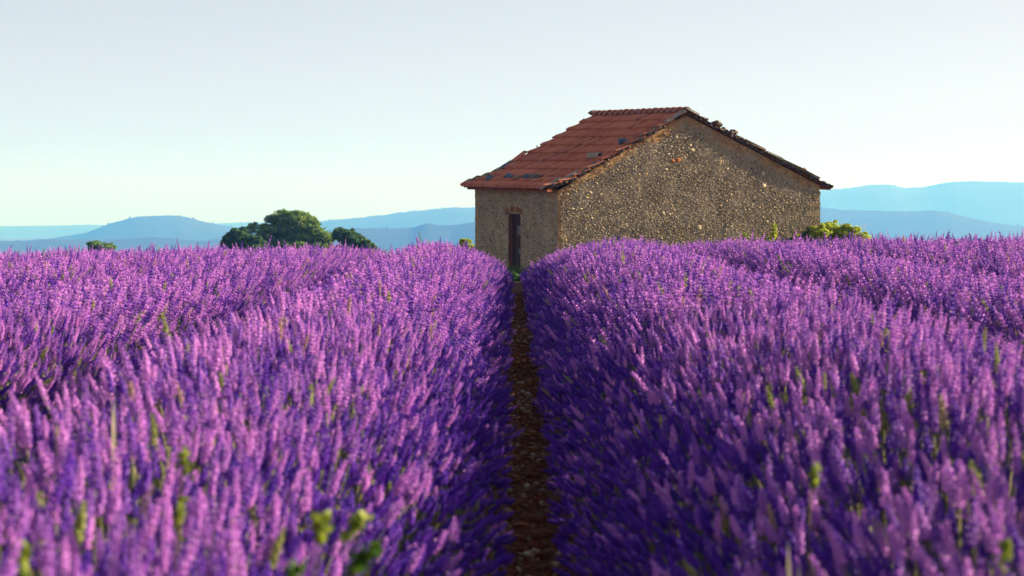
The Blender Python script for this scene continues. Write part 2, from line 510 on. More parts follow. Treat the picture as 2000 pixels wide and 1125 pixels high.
# rows: (name label, left edge, right edge at the ground, height factor)
F0 = 0.07
ROWS = [
    ('lavender row along the left side of the bare furrow that leads to the cabin door', -1.95, F0 - .14, 1.0, 1),
    ('broad lavender row along the right side of the bare furrow, below the cabin', F0 + .15, 2.48, 1.03, 1),
    ('second lavender row to the left of the bare furrow, partly hidden behind the first', -3.87, -2.42, .95, 0),
    ('second lavender row right of the bare furrow, its near flank in deep shade', 2.95, 4.5, .95, 0),
    ('third lavender row left of the furrow, in front of the large round oak', -5.62, -4.12, 1.0, 0),
    ('third lavender row right of the furrow, in front of the bramble', 4.75, 6.2, 1.0, 0),
    ('fourth lavender row left of the furrow, in front of the domed blue hill', -7.3, -5.85, 1.0, 0),
    ('fourth lavender row right of the furrow, near the right picture edge', 6.45, 7.85, 1.0, 0),
    ('outermost lavender row at the left edge of the photograph', -9.1, -7.55, 1.0, 0),
    ('outermost lavender row at the right edge of the photograph', 8.1, 9.7, 1.0, 0),
]
YEND = 56.8
def n2(x, y, s):
    return np.array([mn.noise(Vector((a, b, s))) for a, b in zip(np.atleast_1d(x), np.atleast_1d(y))])
FH = 0.405     # height of the leaf cushion
S0 = 0.0        # where across the row the mound is highest
def prof(s):
    t = np.where(s < S0, (S0 - s) / (1 + S0), (s - S0) / (1 - S0))
    p = 2.5 if S0 == 0 else 1.65
    return np.clip(1 - np.abs(t) ** p, 0, 1) ** (0.7 if S0 == 0 else 0.85)

tot = 0
for ri, (label, xl, xr, hf, indiv) in enumerate(ROWS):
    c, hw = (xl + xr) / 2, (xr - xl) / 2
    S0 = 0.0 if not indiv else (0.45 if c > 0 else -0.30)
    ymin = 2.2
    edge = max(abs(xl), abs(xr)) - 2 * hw
    ymin = max(ymin, (edge - 1.3) / 0.2)       # rows enter the picture farther and farther out
    root = empty('lavender_row', (c, ymin, float(G(c, ymin))))
    tag(root, label, 'lavender row', 'parallel rows of flowering lavender')
    off = Vector(root.location)
    # leaf cushion
    ysr = np.arange(ymin, YEND + .1, 0.12)
    ss = np.linspace(-1, 1, 17)
    wob = n2(ysr * 0.35, ysr * 0 + ri * 7, 2.0) * 0.05
    hmod = 1 + 0.10 * n2(ysr * 0.9, ysr * 0 + ri * 3, 5.0) + 0.05 * n2(ysr * 2.2, ysr * 0 + ri * 3, 8.0)
    if indiv:
        hmod = hmod * (1 + (.10 if c < 0 else .13) * np.clip((24 - ysr) / 14, 0, 1))
    S, Y = np.meshgrid(ss, ysr)
    X = c + S * hw * 0.94 + wob[:, None] * 1.0
    Z = G(X, Y) + prof(S) * FH * hf * hmod[:, None] - 0.02
    jit = rng.normal(0, 0.018, X.shape)
    X2 = X + rng.normal(0, 0.012, X.shape); Z2 = Z + jit * (prof(S) > 0.1)
    n, m = X.shape
    idx = np.arange(n * m).reshape(n, m)
    F = np.stack([idx[:-1, :-1], idx[:-1, 1:], idx[1:, 1:], idx[1:, :-1]], -1).reshape(-1, 4)
    V = np.stack([X2, Y, Z2], -1).reshape(-1, 3) - np.array(off)
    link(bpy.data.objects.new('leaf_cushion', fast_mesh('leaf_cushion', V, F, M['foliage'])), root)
    # flower stems
    dens = 410
    area = 2 * hw * (YEND - ymin)
    N = int(dens * area)
    yy = rng.uniform(ymin, YEND, N)
    s = rng.uniform(-1, 1, N)
    s = np.sign(s) * np.abs(s) ** 0.85
    keep = (np.abs(c + s * hw) < 0.2 * yy + 1.1)
    # beyond the crest of the field the rows are out of sight: fewer stems
    keep &= (yy < 41) | (rng.random(N) < 0.35)
    # open clumps and thin spots
    yy, s = yy[keep], s[keep]
    clump = n2(yy * 1.4, s * 1.5 + ri * 5, 3.0)
    keep = clump > rng.uniform(-1.0, 0.05, len(yy))
    yy, s, clump = yy[keep], s[keep], clump[keep]
    N = len(yy)
    hm = np.interp(yy, ysr, hmod)
    x = c + s * hw * 0.94 + np.interp(yy, ysr, wob)
    z = G(x, yy) + prof(s) * FH * hf * hm
    py_ = (np.mod(yy + ri * .37, 0.55) - 0.275) / 0.275       # place within its own plant
    lean = 0.52 * np.sign(s) * np.abs(s) ** 1.2
    d = np.stack([lean + rng.normal(0, .07, N), 0.13 * py_ + rng.normal(0, .07, N) - 0.03, np.ones(N) * (1 - 0.25 * np.abs(s) ** 3)], -1)
    d /= np.linalg.norm(d, axis=1)[:, None]
    th = np.arccos(d[:, 2]); ph = np.arctan2(d[:, 1], d[:, 0])
    P = np.stack([x, yy, z], -1)
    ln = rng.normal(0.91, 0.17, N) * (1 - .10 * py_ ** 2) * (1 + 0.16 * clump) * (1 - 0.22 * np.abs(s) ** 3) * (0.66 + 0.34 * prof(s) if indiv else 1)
    tall = rng.random(N) < 0.012
    ln = np.where(tall, ln * 1.22, ln)
    fat = rng.uniform(0.85, 1.2, N) * 1.12
    scl = np.stack([fat, fat, ln], -1)
    rot = np.stack([np.zeros(N), th, ph], -1)
    is_shade_bud = rng.random(N) < np.clip((0.97 - ln) / 0.26, 0, 0.88)      # shorter stems, as on the flanks, get the shade-coloured heads
    idxn = np.where(is_shade_bud, rng.integers(6, 9, N), rng.integers(0, 6, N))
    idxf = np.where(is_shade_bud, rng.integers(4, 6, N), rng.integers(0, 4, N))
    tot += N
    chosen = np.zeros(N, bool)
    if indiv:       # the 300 stems that show largest are objects of their own
        head = P + d * 0.3
        pxx = 1000 + FPX * head[:, 0] / head[:, 1]
        pyy = HZ - FPX * (head[:, 2] - EYE) / head[:, 1]
        vis = (pxx > 0) & (pxx < 2000) & (pyy < 1120) & (pyy > 0)
        order = np.argsort(np.where(vis, yy, 999))[:298]
        chosen[order] = True
        for k in order:
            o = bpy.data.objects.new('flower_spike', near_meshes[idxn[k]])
            o.location = P[k] - np.array(off)
            o.rotation_euler = rot[k]
            o.scale = scl[k]
            link(o, root)
    rest = ~chosen
    nearm = rest & (yy < 16)
    farm = rest & (yy >= 16)
    P = P - np.array(off)
    if nearm.any():
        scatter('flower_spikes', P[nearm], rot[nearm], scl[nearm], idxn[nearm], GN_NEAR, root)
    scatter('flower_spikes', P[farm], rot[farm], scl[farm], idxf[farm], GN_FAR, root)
print('lavender stems', tot)

# ------------------------------------------------------------------ furrow: clods, pebbles and dry litter
def furrow_stuff():
    b = MB()
    rg = np.random.default_rng(21)
    forms = [lump(5, 3, .3, rg) for _ in range(8)]
    for k in range(3600):
        y = 6 + 34 * rg.random() ** 1.5
        x = F0 + rg.normal(0, .085)
        r = abs(rg.normal(0.007, .007)) + .004
        v, f = forms[k % 8]
        a = rg.uniform(0, 6.3)
        q = v * np.array([r * rg.uniform(.8, 1.6), r, r * rg.uniform(.45, .8)])
        ca, sa = math.cos(a), math.sin(a)
        q = np.stack([q[:, 0] * ca - q[:, 1] * sa, q[:, 0] * sa + q[:, 1] * ca, q[:, 2]], -1)
        b.add(q + np.array([x, y, float(G(x, y)) + r * .3 + .008]), f)
    o = b.build('soil_clods', M['clod'])
    tag(o, 'reddish clods and pebbles on the bare furrow between the two nearest lavender rows', 'soil clods', kind='stuff')
    b = MB()
    for k in range(2400):
        y = 6 + 34 * rg.random() ** 1.4
        x = F0 + rg.normal(0, .085)
        a = rg.uniform(0, 6.3)
        L = rg.uniform(.012, .06)
        wd = rg.uniform(.0015, .009)
        d = np.array([math.cos(a), math.sin(a), rg.uniform(-.1, .35)]); s = np.array([-math.sin(a), math.cos(a), rg.uniform(-.4, .4)])
        p = np.array([x, y, float(G(x, y)) + .018 + rg.uniform(0, .015)])
        m_ = p + d * L * .5 + np.array([0, 0, L * .12])
        b.add([p, m_ + s * wd, p + d * L, m_ - s * wd], [(0, 1, 2), (0, 2, 3)])
    o = b.build('dry_litter', M['litter'])
    tag(o, 'dry straw and fallen leaves littering the bare furrow', 'leaf litter', kind='stuff')
furrow_stuff()

# ------------------------------------------------------------------ trees and shrubs
def leaves(b_v, b_f, n0, centres, radii, count, size, rg, flat=0.75, shell=0.45):
    """leaf faces spread through a set of lobes"""
    vol = np.array([r[0] * r[1] * r[2] for r in radii]) ** 0.72
    pick = rg.choice(len(centres), count, p=vol / vol.sum())
    C = np.array(centres)[pick]; Rr = np.array(radii)[pick]
    d = rg.normal(0, 1, (count, 3)); d /= np.linalg.norm(d, axis=1)[:, None]
    rad = (1 - shell * rg.random(count) ** 1.6) * (1 + rg.normal(0, .05, count))
    P = C + d * Rr * rad[:, None]
    nrm = d * .9 + rg.normal(0, .6, (count, 3)); nrm /= np.linalg.norm(nrm, axis=1)[:, None]
    t = np.cross(nrm, rg.normal(0, 1, (count, 3))); t /= np.linalg.norm(t, axis=1)[:, None]
    q = np.cross(nrm, t)
    s = size * rg.uniform(.6, 1.3, count)[:, None]
    V = np.stack([P - t * s, P + q * s * .55, P + t * s + nrm * s * .2, P - q * s * .55], 1).reshape(-1, 3)
    F = np.arange(count * 4).reshape(-1, 4) + n0
    b_v.append(V); b_f.append(F)
    return n0 + count * 4

def tree(name, label, cat, base, lobes, count, size, leafmat, seed, trunk_r=.18, parts=('trunk', 'crown'), group=None, sub=13, shell=.6):
    """lobes: (dx, dy, dz, rx, ry, rz) relative to the base; every lobe is broken into smaller clumps"""
    rg = np.random.default_rng(seed)
    root = empty(name, base)
    tag(root, label, cat, group)
    cs, rs = [], []
    for (x, y, z, a, b_, c_) in lobes:
        cs.append((x, y, z)); rs.append((a * .74, b_ * .74, c_ * .74))
        for k in range(sub):
            d = rg.normal(0, 1, 3); d[2] = abs(d[2]) * .9 - .25; d /= np.linalg.norm(d)
            f = rg.uniform(.14, .36)
            cs.append((x + d[0] * a * .86, y + d[1] * b_ * .86, z + d[2] * c_ * .86)); rs.append((a * f, b_ * f, c_ * f * .85))
    V, F = [], []
    leaves(V, F, 0, cs, rs, count, size, rg, shell=shell)
    crown = link(bpy.data.objects.new(parts[1], fast_mesh(parts[1], np.concatenate(V), np.concatenate(F), leafmat)), root)
    b = MB()
    def limb(p, q, r0, r1, n=6):
        p, q = np.array(p, float), np.array(q, float)
        d = q - p; d /= np.linalg.norm(d)
        s = np.cross(d, (0.3, 1, 0.2)); s /= np.linalg.norm(s); u = np.cross(d, s)
        v = []
        for k in range(4):
            t = k / 3
            c_ = p + (q - p) * t + s * math.sin(t * 3.1) * .12 * np.linalg.norm(q - p) * .4
            r = r0 + (r1 - r0) * t
            for i in range(n):
                a = 2 * math.pi * i / n
                v.append(c_ + (s * math.cos(a) + u * math.sin(a)) * r)
        f = [(j * n + i, j * n + (i + 1) % n, j * n + n + (i + 1) % n, j * n + n + i) for j in range(3) for i in range(n)]
        b.add(v, f)
    top = np.array(lobes[0][:3]) * np.array([.4, .4, .55])
    limb((0, 0, -.3), top, trunk_r, trunk_r * .7)
    for (x, y, z, a, b_, c_) in lobes:
        for k in range(3):
            limb(top, (x + rg.uniform(-.5, .5) * a, y + rg.uniform(-.5, .5) * b_, z + rg.uniform(0, .5) * c_), trunk_r * .5, trunk_r * .12)
    b.build(parts[0], M['bark'], root, True)
    return root

def gz(x, y): return float(G(x, y))
def base_at(px, y):
    x = (px - 1000) / FPX * y
    return Vector((x, y, gz(x, y) - .05))
def lobe(px, py, rx, ry, y, base, dy=0, depth=1.0):
    """lobe given by its place and size in the photograph (pixels)"""
    p = px_ray(px, py, y)
    k = y / FPX
    return (p.x - base.x, dy, p.z - base.z, rx * k, rx * k * depth, ry * k)

TY = 210.0
b0 = base_at(565, TY)
tree('oak_tree', 'large round leafy oak beyond the left part of the field, sunlit on top', 'tree', b0,
     [lobe(567, 446, 54, 35, TY, b0), lobe(518, 460, 38, 30, TY, b0, -.8), lobe(614, 464, 40, 34, TY, b0, -.6), lobe(568, 427, 44, 17, TY, b0, .5),
      lobe(570, 484, 66, 30, TY, b0, -1), lobe(630, 482, 20, 24, TY, b0)], 16000, .15, M['leaf_oak'], 31, .35)
b1 = base_at(465, TY - 12)
tree('oak_tree', 'low dark green tree touching the left side of the large round oak', 'tree', b1,
     [lobe(468, 466, 30, 22, TY - 12, b1), lobe(445, 480, 20, 20, TY - 12, b1, .4), lobe(490, 484, 30, 24, TY - 12, b1, -.5)], 6500, .13, M['leaf_dark'], 32, .2)
b2 = base_at(690, TY - 20)
tree('oak_tree', 'small dark tree with two tufts, standing right of the large round oak', 'tree', b2,
     [lobe(674, 462, 24, 20, TY - 20, b2), lobe(700, 474, 26, 20, TY - 20, b2, -.3), lobe(690, 494, 44, 20, TY - 20, b2, .3), lobe(720, 488, 16, 14, TY - 20, b2)], 8500, .13, M['leaf_dark'], 33, .2)
b3 = base_at(193, TY + 20)
tree('round_shrub', 'small dome-shaped green shrub standing alone at the far left of the field', 'shrub', b3,
     [lobe(192, 488, 28, 19, TY + 20, b3), lobe(212, 486, 16, 14, TY + 20, b3)], 4500, .12, M['leaf_oak'], 34, .12, ('stem', 'foliage'))
b4 = base_at(909, 75)
tree('young_bush', 'small light green bush just left of the cabin wall', 'shrub', b4,
     [lobe(909, 478, 13, 12, 75, b4), lobe(918, 486, 14, 10, 75, b4)], 1500, .04, M['leaf_bright'], 35, .02, ('stem', 'foliage'))

# ------------------------------------------------------------------ the stone cabin
PHI = R(22)
CB = Vector((1.044, 58.0, 0.18))
UV = Vector((math.cos(PHI), math.sin(PHI), 0)); VV = Vector((-math.sin(PHI), math.cos(PHI), 0))
LEN, WID, APU = 5.2, 6.708, 3.217
WL, WA, WR = 2.06, 3.83, 2.23
SH = 0.025
house = empty('stone_cabin', CB, PHI)
tag(house, 'old rubble stone cabin with red tiled gable roof and narrow dark door', 'cabin')

def shear(v):
    v = np.array(v, float).reshape(-1, 3)
    v[:, 2] += SH * v[:, 1]
    return v
def u_of(px, v=-.1):
    """u on the gable (at depth v) for a picture column"""
    dx = (px - 1000) / FPX
    return (dx * (58 + .927 * v) - 1.044 + .3746 * v) / (.927 - .3746 * dx)
def v_of(px, u=0.):
    dx = (px - 1000) / FPX
    return (1.044 + .927 * u - dx * (58 + .3746 * u)) / (.3746 + .927 * dx)
def w_of(py, u, v):
    y = 58 + .3746 * u + .927 * v
    return EYE - (py - HZ) / FPX * y - CB.z - SH * v
def wall_top(u):
    u = np.asarray(u, float)
    return np.where(u < APU, WL + (WA - WL) * u / APU, WA + (WR - WA) * (u - APU) / (WID - APU))
def roof_w(u):
    """underside of the roof"""
    if u < .45:
        k = float(wall_top(.45)) + .015
        return k - (.45 - u) * .33
    if u < APU:
        return float(wall_top(u)) + .015
    return WA + .015 + (WR - WA) * (u - APU) / (WID - APU)

def grid_panel(name, cols, wtop, plane, skip=None, nrow=70, disp=.016, band=None, seed=0):
    """rough mortared wall face; plane(c, w, d) -> local point, d outwards"""
    V, att = [], []
    ts = np.linspace(0, 1, nrow)
    for c_ in cols:
        t_ = wtop(c_)
        for t in ts:
            w_ = -.35 + (t_ + .35) * t
            nz = mn.noise(Vector((c_ * 2.3, w_ * 2.3, seed))) * 1.1 + mn.noise(Vector((c_ * 8, w_ * 8, seed + 3))) * .7 + mn.noise(Vector((c_ * 21, w_ * 21, seed + 5))) * .45
            V.append(plane(c_, w_, nz * disp))
            att.append(band(c_, w_, t_) if band else 0)
    n, m = len(cols), nrow
    idx = np.arange(n * m).reshape(n, m)
    F = []
    for i in range(n - 1):
        for j in range(m - 1):
            if skip and skip(.5 * (cols[i] + cols[i + 1]), V[idx[i, j]], V[idx[i, j + 1]]):
                continue
            F.append((idx[i, j], idx[i + 1, j], idx[i + 1, j + 1], idx[i, j + 1]))
    me = fast_mesh(name, shear(V), np.array(F), M['mortar'], True)
    a = me.attributes.new('render_band', 'FLOAT', 'POINT')
    a.data.foreach_set('value', np.array(att, np.float32))
    return link(bpy.data.objects.new(name, me), house)

def band_gable(c_, w_, t_):
    d = (t_ - w_)
    e = mn.noise(Vector((c_ * 1.7, w_ * 1.7, 9))) * .22 + mn.noise(Vector((c_ * 7, w_ * 7, 19))) * .12
    a = max(0, min(1, (.24 + e - d) / .16))
    b_ = max(0, min(1, (.15 + e * .5 - c_) / .08))           # pointing along the near corner
    return min(1, max(a, b_ * .9))
def band_side(c_, w_, t_):
    e = mn.noise(Vector((c_ * 1.7, w_ * 1.7, 29))) * .2 + mn.noise(Vector((c_ * 7, w_ * 7, 39))) * .12
    return max(0, min(1, (.22 + e - (t_ - w_)) / .2))
grid_panel('gable_wall', np.linspace(0, WID, 150), lambda u: float(wall_top(u)), lambda u, w_, d: (u, -d, w_), band=band_gable, nrow=80, seed=1)
DV0, DV1, DTOP = 2.24, 3.01, 1.50
cols = sorted(set(list(np.linspace(0, DV0, 46)) + list(np.linspace(DV0, DV1, 8)) + list(np.linspace(DV1, LEN, 42))))
grid_panel('side_wall', cols[::-1], lambda v: WL + .05, lambda v, w_, d: (-d, v, w_),
           skip=lambda c_, a, b_: DV0 < c_ < DV1 and (a[2] + b_[2]) / 2 < DTOP, band=band_side, nrow=80, seed=11)
b = MB()      # far sides and the inside of the doorway
b.add(shear([(WID, 0, -.4), (WID, LEN, -.4), (WID, LEN, WR), (WID, 0, WR)]), [(0, 1, 2, 3)])
b.add(shear([(0, LEN, -.4), (0, LEN, WL), (APU, LEN, WA), (WID, LEN, WR), (WID, LEN, -.4)]), [(0, 1, 2, 3, 4)])
b.build('rear_wall', M['mortar'], house)
b = MB()
q = .16
b.add(shear([(0.012, DV0, -.4), (q, DV0, -.4), (q, DV0, DTOP), (0.012, DV0, DTOP)]), [(0, 1, 2, 3)])
b.add(shear([(0.012, DV1, -.4), (q, DV1, -.4), (q, DV1, DTOP), (0.012, DV1, DTOP)]), [(3, 2, 1, 0)])
b.add(shear([(0.012, DV0, DTOP), (q, DV0, DTOP), (q, DV1, DTOP), (0.012, DV1, DTOP)]), [(0, 1, 2, 3)])
b.build('door_reveal', M['brick'], house)

# door of upright planks
dr = bpy.data.objects.new('door', None); link(dr, house)
n = 5
for k in range(n):
    y0 = DV0 + (DV1 - DV0) * k / n + .006; y1 = DV0 + (DV1 - DV0) * (k + 1) / n - .006
    b = MB(); b.add(shear(box8(.10 + .006 * (k % 2), .14, y0, y1, -.3, DTOP - .01)), BOXF)
    b.build('plank', M['door'], dr)
for w0 in (.15, .92, 1.30):
    b = MB(); b.add(shear(box8(.075, .098, DV0 + .02, DV1 - .02, w0, w0 + .07)), BOXF)
    b.build('ledge', M['door'], dr)
b = MB(); b.add(shear(box8(.088, .0985, 2.42, 2.66, .98, 1.20)), BOXF); b.build('patch', M['door_patch'], dr)
b = MB(); b.add(shear(box8(.088, .0985, 2.40, 2.60, .55, .66)), BOXF); b.build('patch', M['door_patch'], dr)
# brick lintel over the door
for k in range(9):
    t = k / 8 - .5
    v0 = (DV0 + DV1) / 2 + t * (DV1 - DV0 + .12)
    z0 = DTOP - .01 + .05 * (1 - 4 * t * t)
    b = MB()
    vv = np.array(box8(-.03, .08, -.042, .042, 0, .12))
    a = -t * .35
    vv = np.stack([vv[:, 0], vv[:, 1] * math.cos(a) - vv[:, 2] * math.sin(a) * -1, vv[:, 2] * math.cos(a) + vv[:, 1] * math.sin(a)], -1)
    b.add(shear(vv + np.array([0, v0, z0])), BOXF)
    b.build('brick', M['brick'], house)
for px in (998, 1010):
    v0 = v_of(px)
    b = MB(); b.add(shear(box8(-.05, -.035, v0 - .008, v0 + .008, w_of(414, 0, v0), w_of(394, 0, v0))), BOXF)
    b.build('iron_rod', M['rod'], house)

# wall stones
def place_lump(v, sx, sy, sz, rot, pos, frame):
    """frame 'g': x along u, y along w, z outwards (-v); 's': x along v, y along w, z outwards (-u)"""
    q_ = v * np.array([sx, sy, sz])
    ca, sa = math.cos(rot), math.sin(rot)
    q_ = np.stack([q_[:, 0] * ca - q_[:, 1] * sa, q_[:, 0] * sa + q_[:, 1] * ca, q_[:, 2]], -1)
    if frame == 'g':
        return np.stack([pos[0] + q_[:, 0], -q_[:, 2] - pos[2], pos[1] + q_[:, 1]], -1)
    return np.stack([-q_[:, 2] - pos[2], pos[0] - q_[:, 0], pos[1] + q_[:, 1]], -1)

def wall_stones():
    rg = np.random.default_rng(77)
    forms = [lump(8, 5, .16, rg) for _ in range(10)]
    small = [lump(6, 4, .22, rg) for _ in range(10)]
    placed = {'g': [], 's': []}
    cell = {}
    def free(fr, a, w_, r):
        for da in (-1, 0, 1):
            for dw in (-1, 0, 1):
                for (x, y, rr) in cell.get((fr, int(a / .2) + da, int(w_ / .2) + dw), ()):
                    if (x - a) ** 2 + ((y - w_) * 1.35) ** 2 < (r + rr) ** 2 * .62:
                        return False
        return True
    def put(fr, a, w_, r):
        cell.setdefault((fr, int(a / .2), int(w_ / .2)), []).append((a, w_, r))
    # singled-out stones of the gable
    def special(px, py, rx, ry, m):
        u = u_of(px, 0); w_ = w_of(py, u, 0)
        v, f = forms[int(rg.integers(10))]
        b = MB(); b.add(shear(place_lump(v, rx / 84, ry / 84, .022, rg.uniform(-.2, .2), (u, w_, .005), 'g')), f)
        b.build('stone', m, house, True)
        put('g', u, w_, rx / 84)
    special(1313, 314, 6, 3.5, M['orangestone']); special(1324, 312.5, 7, 5, M['orangestone'])
    for px, py, rx, ry in ((1351, 293, 7, 4), (1347, 284, 5, 3), (1365, 444, 7.5, 5), (1294, 416, 4, 4), (1307, 418, 4, 3), (1497, 433, 5.5, 3),
                           (1117, 408, 6, 2.2), (1133, 408, 5, 2.2), (1154, 426, 4.5, 2.2), (1490, 363, 6, 6), (1490, 340, 5, 5), (1440, 303, 4, 3),
                           (1320, 268, 4.5, 3.5), (1337, 270, 4, 2.5), (1300, 331, 5, 2.5), (1152, 376, 5, 3), (1145, 386, 4, 3), (1173, 380, 3.5, 3)):
        special(px, py, rx, ry, M['palestone'])
    # small dark holes read as recesses: black stones set back
    n_ind = 0
    # individually built large stones
    tries = 0
    while n_ind < 250 and tries < 9000:
        tries += 1
        fr = 'g' if rg.random() < .78 else 's'
        if fr == 'g':
            a = rg.uniform(.12, WID - .1); top = float(wall_top(a)) - .16
        else:
            a = rg.uniform(.06, LEN - .05); top = WL - .1
        w_ = rg.uniform(.15, top)
        if top < .3: continue
        if fr == 's' and DV0 - .08 < a < DV1 + .08 and w_ < DTOP + .22: continue
        r = rg.uniform(.030, .055)
        if not free(fr, a, w_, r): continue
        put(fr, a, w_, r)
        v, f = forms[int(rg.integers(10))]
        b = MB(); b.add(shear(place_lump(v, r, r * rg.uniform(.5, .8), .022, rg.uniform(-.35, .35), (a, w_, 0), fr)), f)
        b.build('stone', M['cobble'], house, True)
        n_ind += 1
    b = MB()
    cnt = 0
    for tries in range(75000):
        fr = 'g' if rg.random() < .72 else 's'
        if fr == 'g':
            a = rg.uniform(.06, WID - .03); topf = float(wall_top(a))
        else:
            a = rg.uniform(.03, LEN - .03); topf = WL
        w_ = rg.uniform(-.05, topf - .04)
        # few stones show through the ochre pointing under the roof
        if (topf - w_) < .26 and rg.random() < .85: continue
        if fr == 's' and DV0 - .03 < a < DV1 + .03 and w_ < DTOP + .2: continue
        r = .009 + .026 * rg.random() ** 2
        if not free(fr, a, w_, r): continue
        put(fr, a, w_, r)
        v, f = small[int(rg.integers(10))]
        b.add(shear(place_lump(v, r, r * rg.uniform(.5, .85), .022, rg.uniform(-.5, .5), (a, w_, rg.uniform(-.006, .006)), fr)), f)
        cnt += 1
    o = b.build('rubble_stones', M['rubble'], house, False)
    tag(o, kind='stuff')
    # quoins at the right corner of the gable
    w_ = .1
    k = 0
    while w_ < WR - .2:
        h = rg.uniform(.055, .13)
        L = rg.uniform(.10, .42)
        bb = MB(); bx = np.array(box8(WID - L, WID + .012, -.010 - rg.uniform(0, .012), .2, w_, w_ + h - .012))
        bx += rg.normal(0, .004, bx.shape)
        bb.add(shear(bx), BOXF)
        bb.build('quoin_stone', M['quoin'], house)
        w_ += h; k += 1
    return cnt
print('small stones', wall_stones())

# roof: deck, tiles, ridge, verges
roof = bpy.data.objects.new('roof', None); link(roof, house)
OVE, OVR, OVG = .28, .27, .09          # eave overhang left and right, verge overhang
V0, V1 = -OVG, LEN + OVG
def deck():
    b = MB()
    us = [-OVE, 0, .45, 1.2, 2.2, APU, 4.4, 5.6, WID + OVR]
    v = []
    for vv in (V0 + .03, V1 - .03):
        for u in us: v.append((u, vv, roof_w(u)))
        for u in us: v.append((u, vv, roof_w(u) + .045))
    n_ = len(us)
    f = []
    for i in range(n_ - 1):
        f += [(i, i + 1, n_ + i + 1, n_ + i), (2 * n_ + i, 3 * n_ + i, 3 * n_ + i + 1, 2 * n_ + i + 1),
              (i, 2 * n_ + i, 2 * n_ + i + 1, i + 1), (n_ + i, n_ + i + 1, 3 * n_ + i + 1, 3 * n_ + i)]
    f += [(0, n_, 3 * n_, 2 * n_), (n_ - 1, 3 * n_ - 1, 4 * n_ - 1, 2 * n_ - 1)]
    b.add(shear(v), f)
    b.build('roof_deck', M['batten'], roof)
deck()

def tile_mesh(name, wd, ln, seed):
    """interlocking clay tile: x across, y down the slope, ribs raised"""
    rg = np.random.default_rng(seed)
    prof_ = [(0, .012), (.07, .042), (.15, .048), (.24, .012), (.42, .004), (.50, .026), (.58, .004), (.80, .006), (.92, .012), (1.0, .014)]
    v = []
    for yy_, lift in ((0, 0), (ln * .55, .022), (ln, .062)):
        for (x, z) in prof_:
            v.append(((x - .5) * wd + rg.normal(0, .0012), yy_ + (rg.normal(0, .002)), z + lift))
    for (x, z) in prof_:
        v.append(((x - .5) * wd, ln - .006, z * .3 + .062 - .066))
    n_ = len(prof_)
    f = [(j * n_ + i, j * n_ + i + 1, j * n_ + n_ + i + 1, j * n_ + n_ + i) for j in range(3) for i in range(n_ - 1)]
    f = [tuple(reversed(q_)) for q_ in f]
    b = MB(); b.add(v, f)
    return b.mesh(name, M['tile'])
NC = 10
NT = 27
tw = (V1 - V0) / NT
def slope_pts(side, k, nc):
    """deck-top points at the upper and lower edge of course k (0 = ridge)"""
    if side < 0:
        us = APU - (APU + OVE) * np.array([k / nc, (k + 1) / nc])
    else:
        us = APU + (WID + OVR - APU) * np.array([k / nc, (k + 1) / nc])
    return [(float(u), roof_w(float(u)) + .047) for u in us]
tms = [tile_mesh('roof_tile_mesh', tw * 1.03, (APU + OVE) / NC / math.cos(R(29)) + .035, s_) for s_ in range(4)]
tms2 = [tile_mesh('roof_tile_mesh', tw * 1.03, (WID + OVR - APU) / NC / math.cos(R(24)) + .035, s_) for s_ in range(4)]
def tile_matrix(side, k, j):
    (u0, w0), (u1, w1) = slope_pts(side, k, NC)
    v0 = V0 + (j + .5) * tw
    d = Vector((u1 - u0, 0, w1 - w0)).normalized()
    sag = -.015 * math.sin(math.pi * j / NT) * math.sin(math.pi * k / NC)
    yax = d; xax = Vector((0, 1 if side < 0 else -1, SH)).normalized()
    zax = xax.cross(yax)
    if zax.z < 0: zax = -zax
    xax = yax.cross(zax)
    m_ = Matrix((xax, yax, zax)).transposed().to_4x4()
    m_.translation = Vector((u0 + random.gauss(0, .003), v0, w0 + SH * v0 + sag + random.gauss(0, .002)))
    return m_ @ Matrix.Rotation(random.gauss(0, .006), 4, 'Z')
for k in range(NC):
    for j in range(NT):
        o = bpy.data.objects.new('roof_tile', tms[(j * 7 + k * 3) % 4])
        link(o, roof)
        o.matrix_local = tile_matrix(-1, k, j)
b = MB()      # the right slope cannot be seen from the field: its tiles are one part
for k in range(NC):
    for j in range(NT):
        me = tms2[(j + k) % 4]
        mt = np.array(tile_matrix(1, k, j))
        co = np.array([v.co[:] for v in me.vertices])
        co = co @ mt[:3, :3].T + mt[:3, 3]
        b.add(co, [tuple(p.vertices) for p in me.polygons])
tag(b.build('roof_tiles_east', M['tile'], roof), kind='stuff')

# ridge caps
def half_tube(L, r0, r1, th=.018, n_=8, lip=.0):
    v = []
    for (y, r) in ((0, r0), (L * .14, r0), (L * .16, r0 * .88), (L, r1)):
        for rr in (r, r - th):
            for i in range(n_ + 1):
                a = math.pi * i / n_
                v.append((rr * math.cos(a), y, rr * math.sin(a)))
    m_ = n_ + 1
    f = []
    for j in range(3):
        o0, o1 = j * 2 * m_, (j + 1) * 2 * m_
        for i in range(n_):
            f.append((o0 + i, o1 + i, o1 + i + 1, o0 + i + 1))
            f.append((o0 + m_ + i, o0 + m_ + i + 1, o1 + m_ + i + 1, o1 + m_ + i))
    for o0, fl in ((0, 0), (6 * m_, 1)):
        for i in range(n_):
            q_ = (o0 + i, o0 + i + 1, o0 + m_ + i + 1, o0 + m_ + i)
            f.append(q_ if not fl else q_[::-1])
    return np.array(v), f
NR = 16
cl = (V1 - V0 - .1) / NR
hv, hf_ = half_tube(cl * 1.12, .135, .085)
mcap = MB(); mcap.add(hv, hf_); cap_me = mcap.mesh('ridge_tile_mesh', M['cap'])
RW = roof_w(APU) + .055
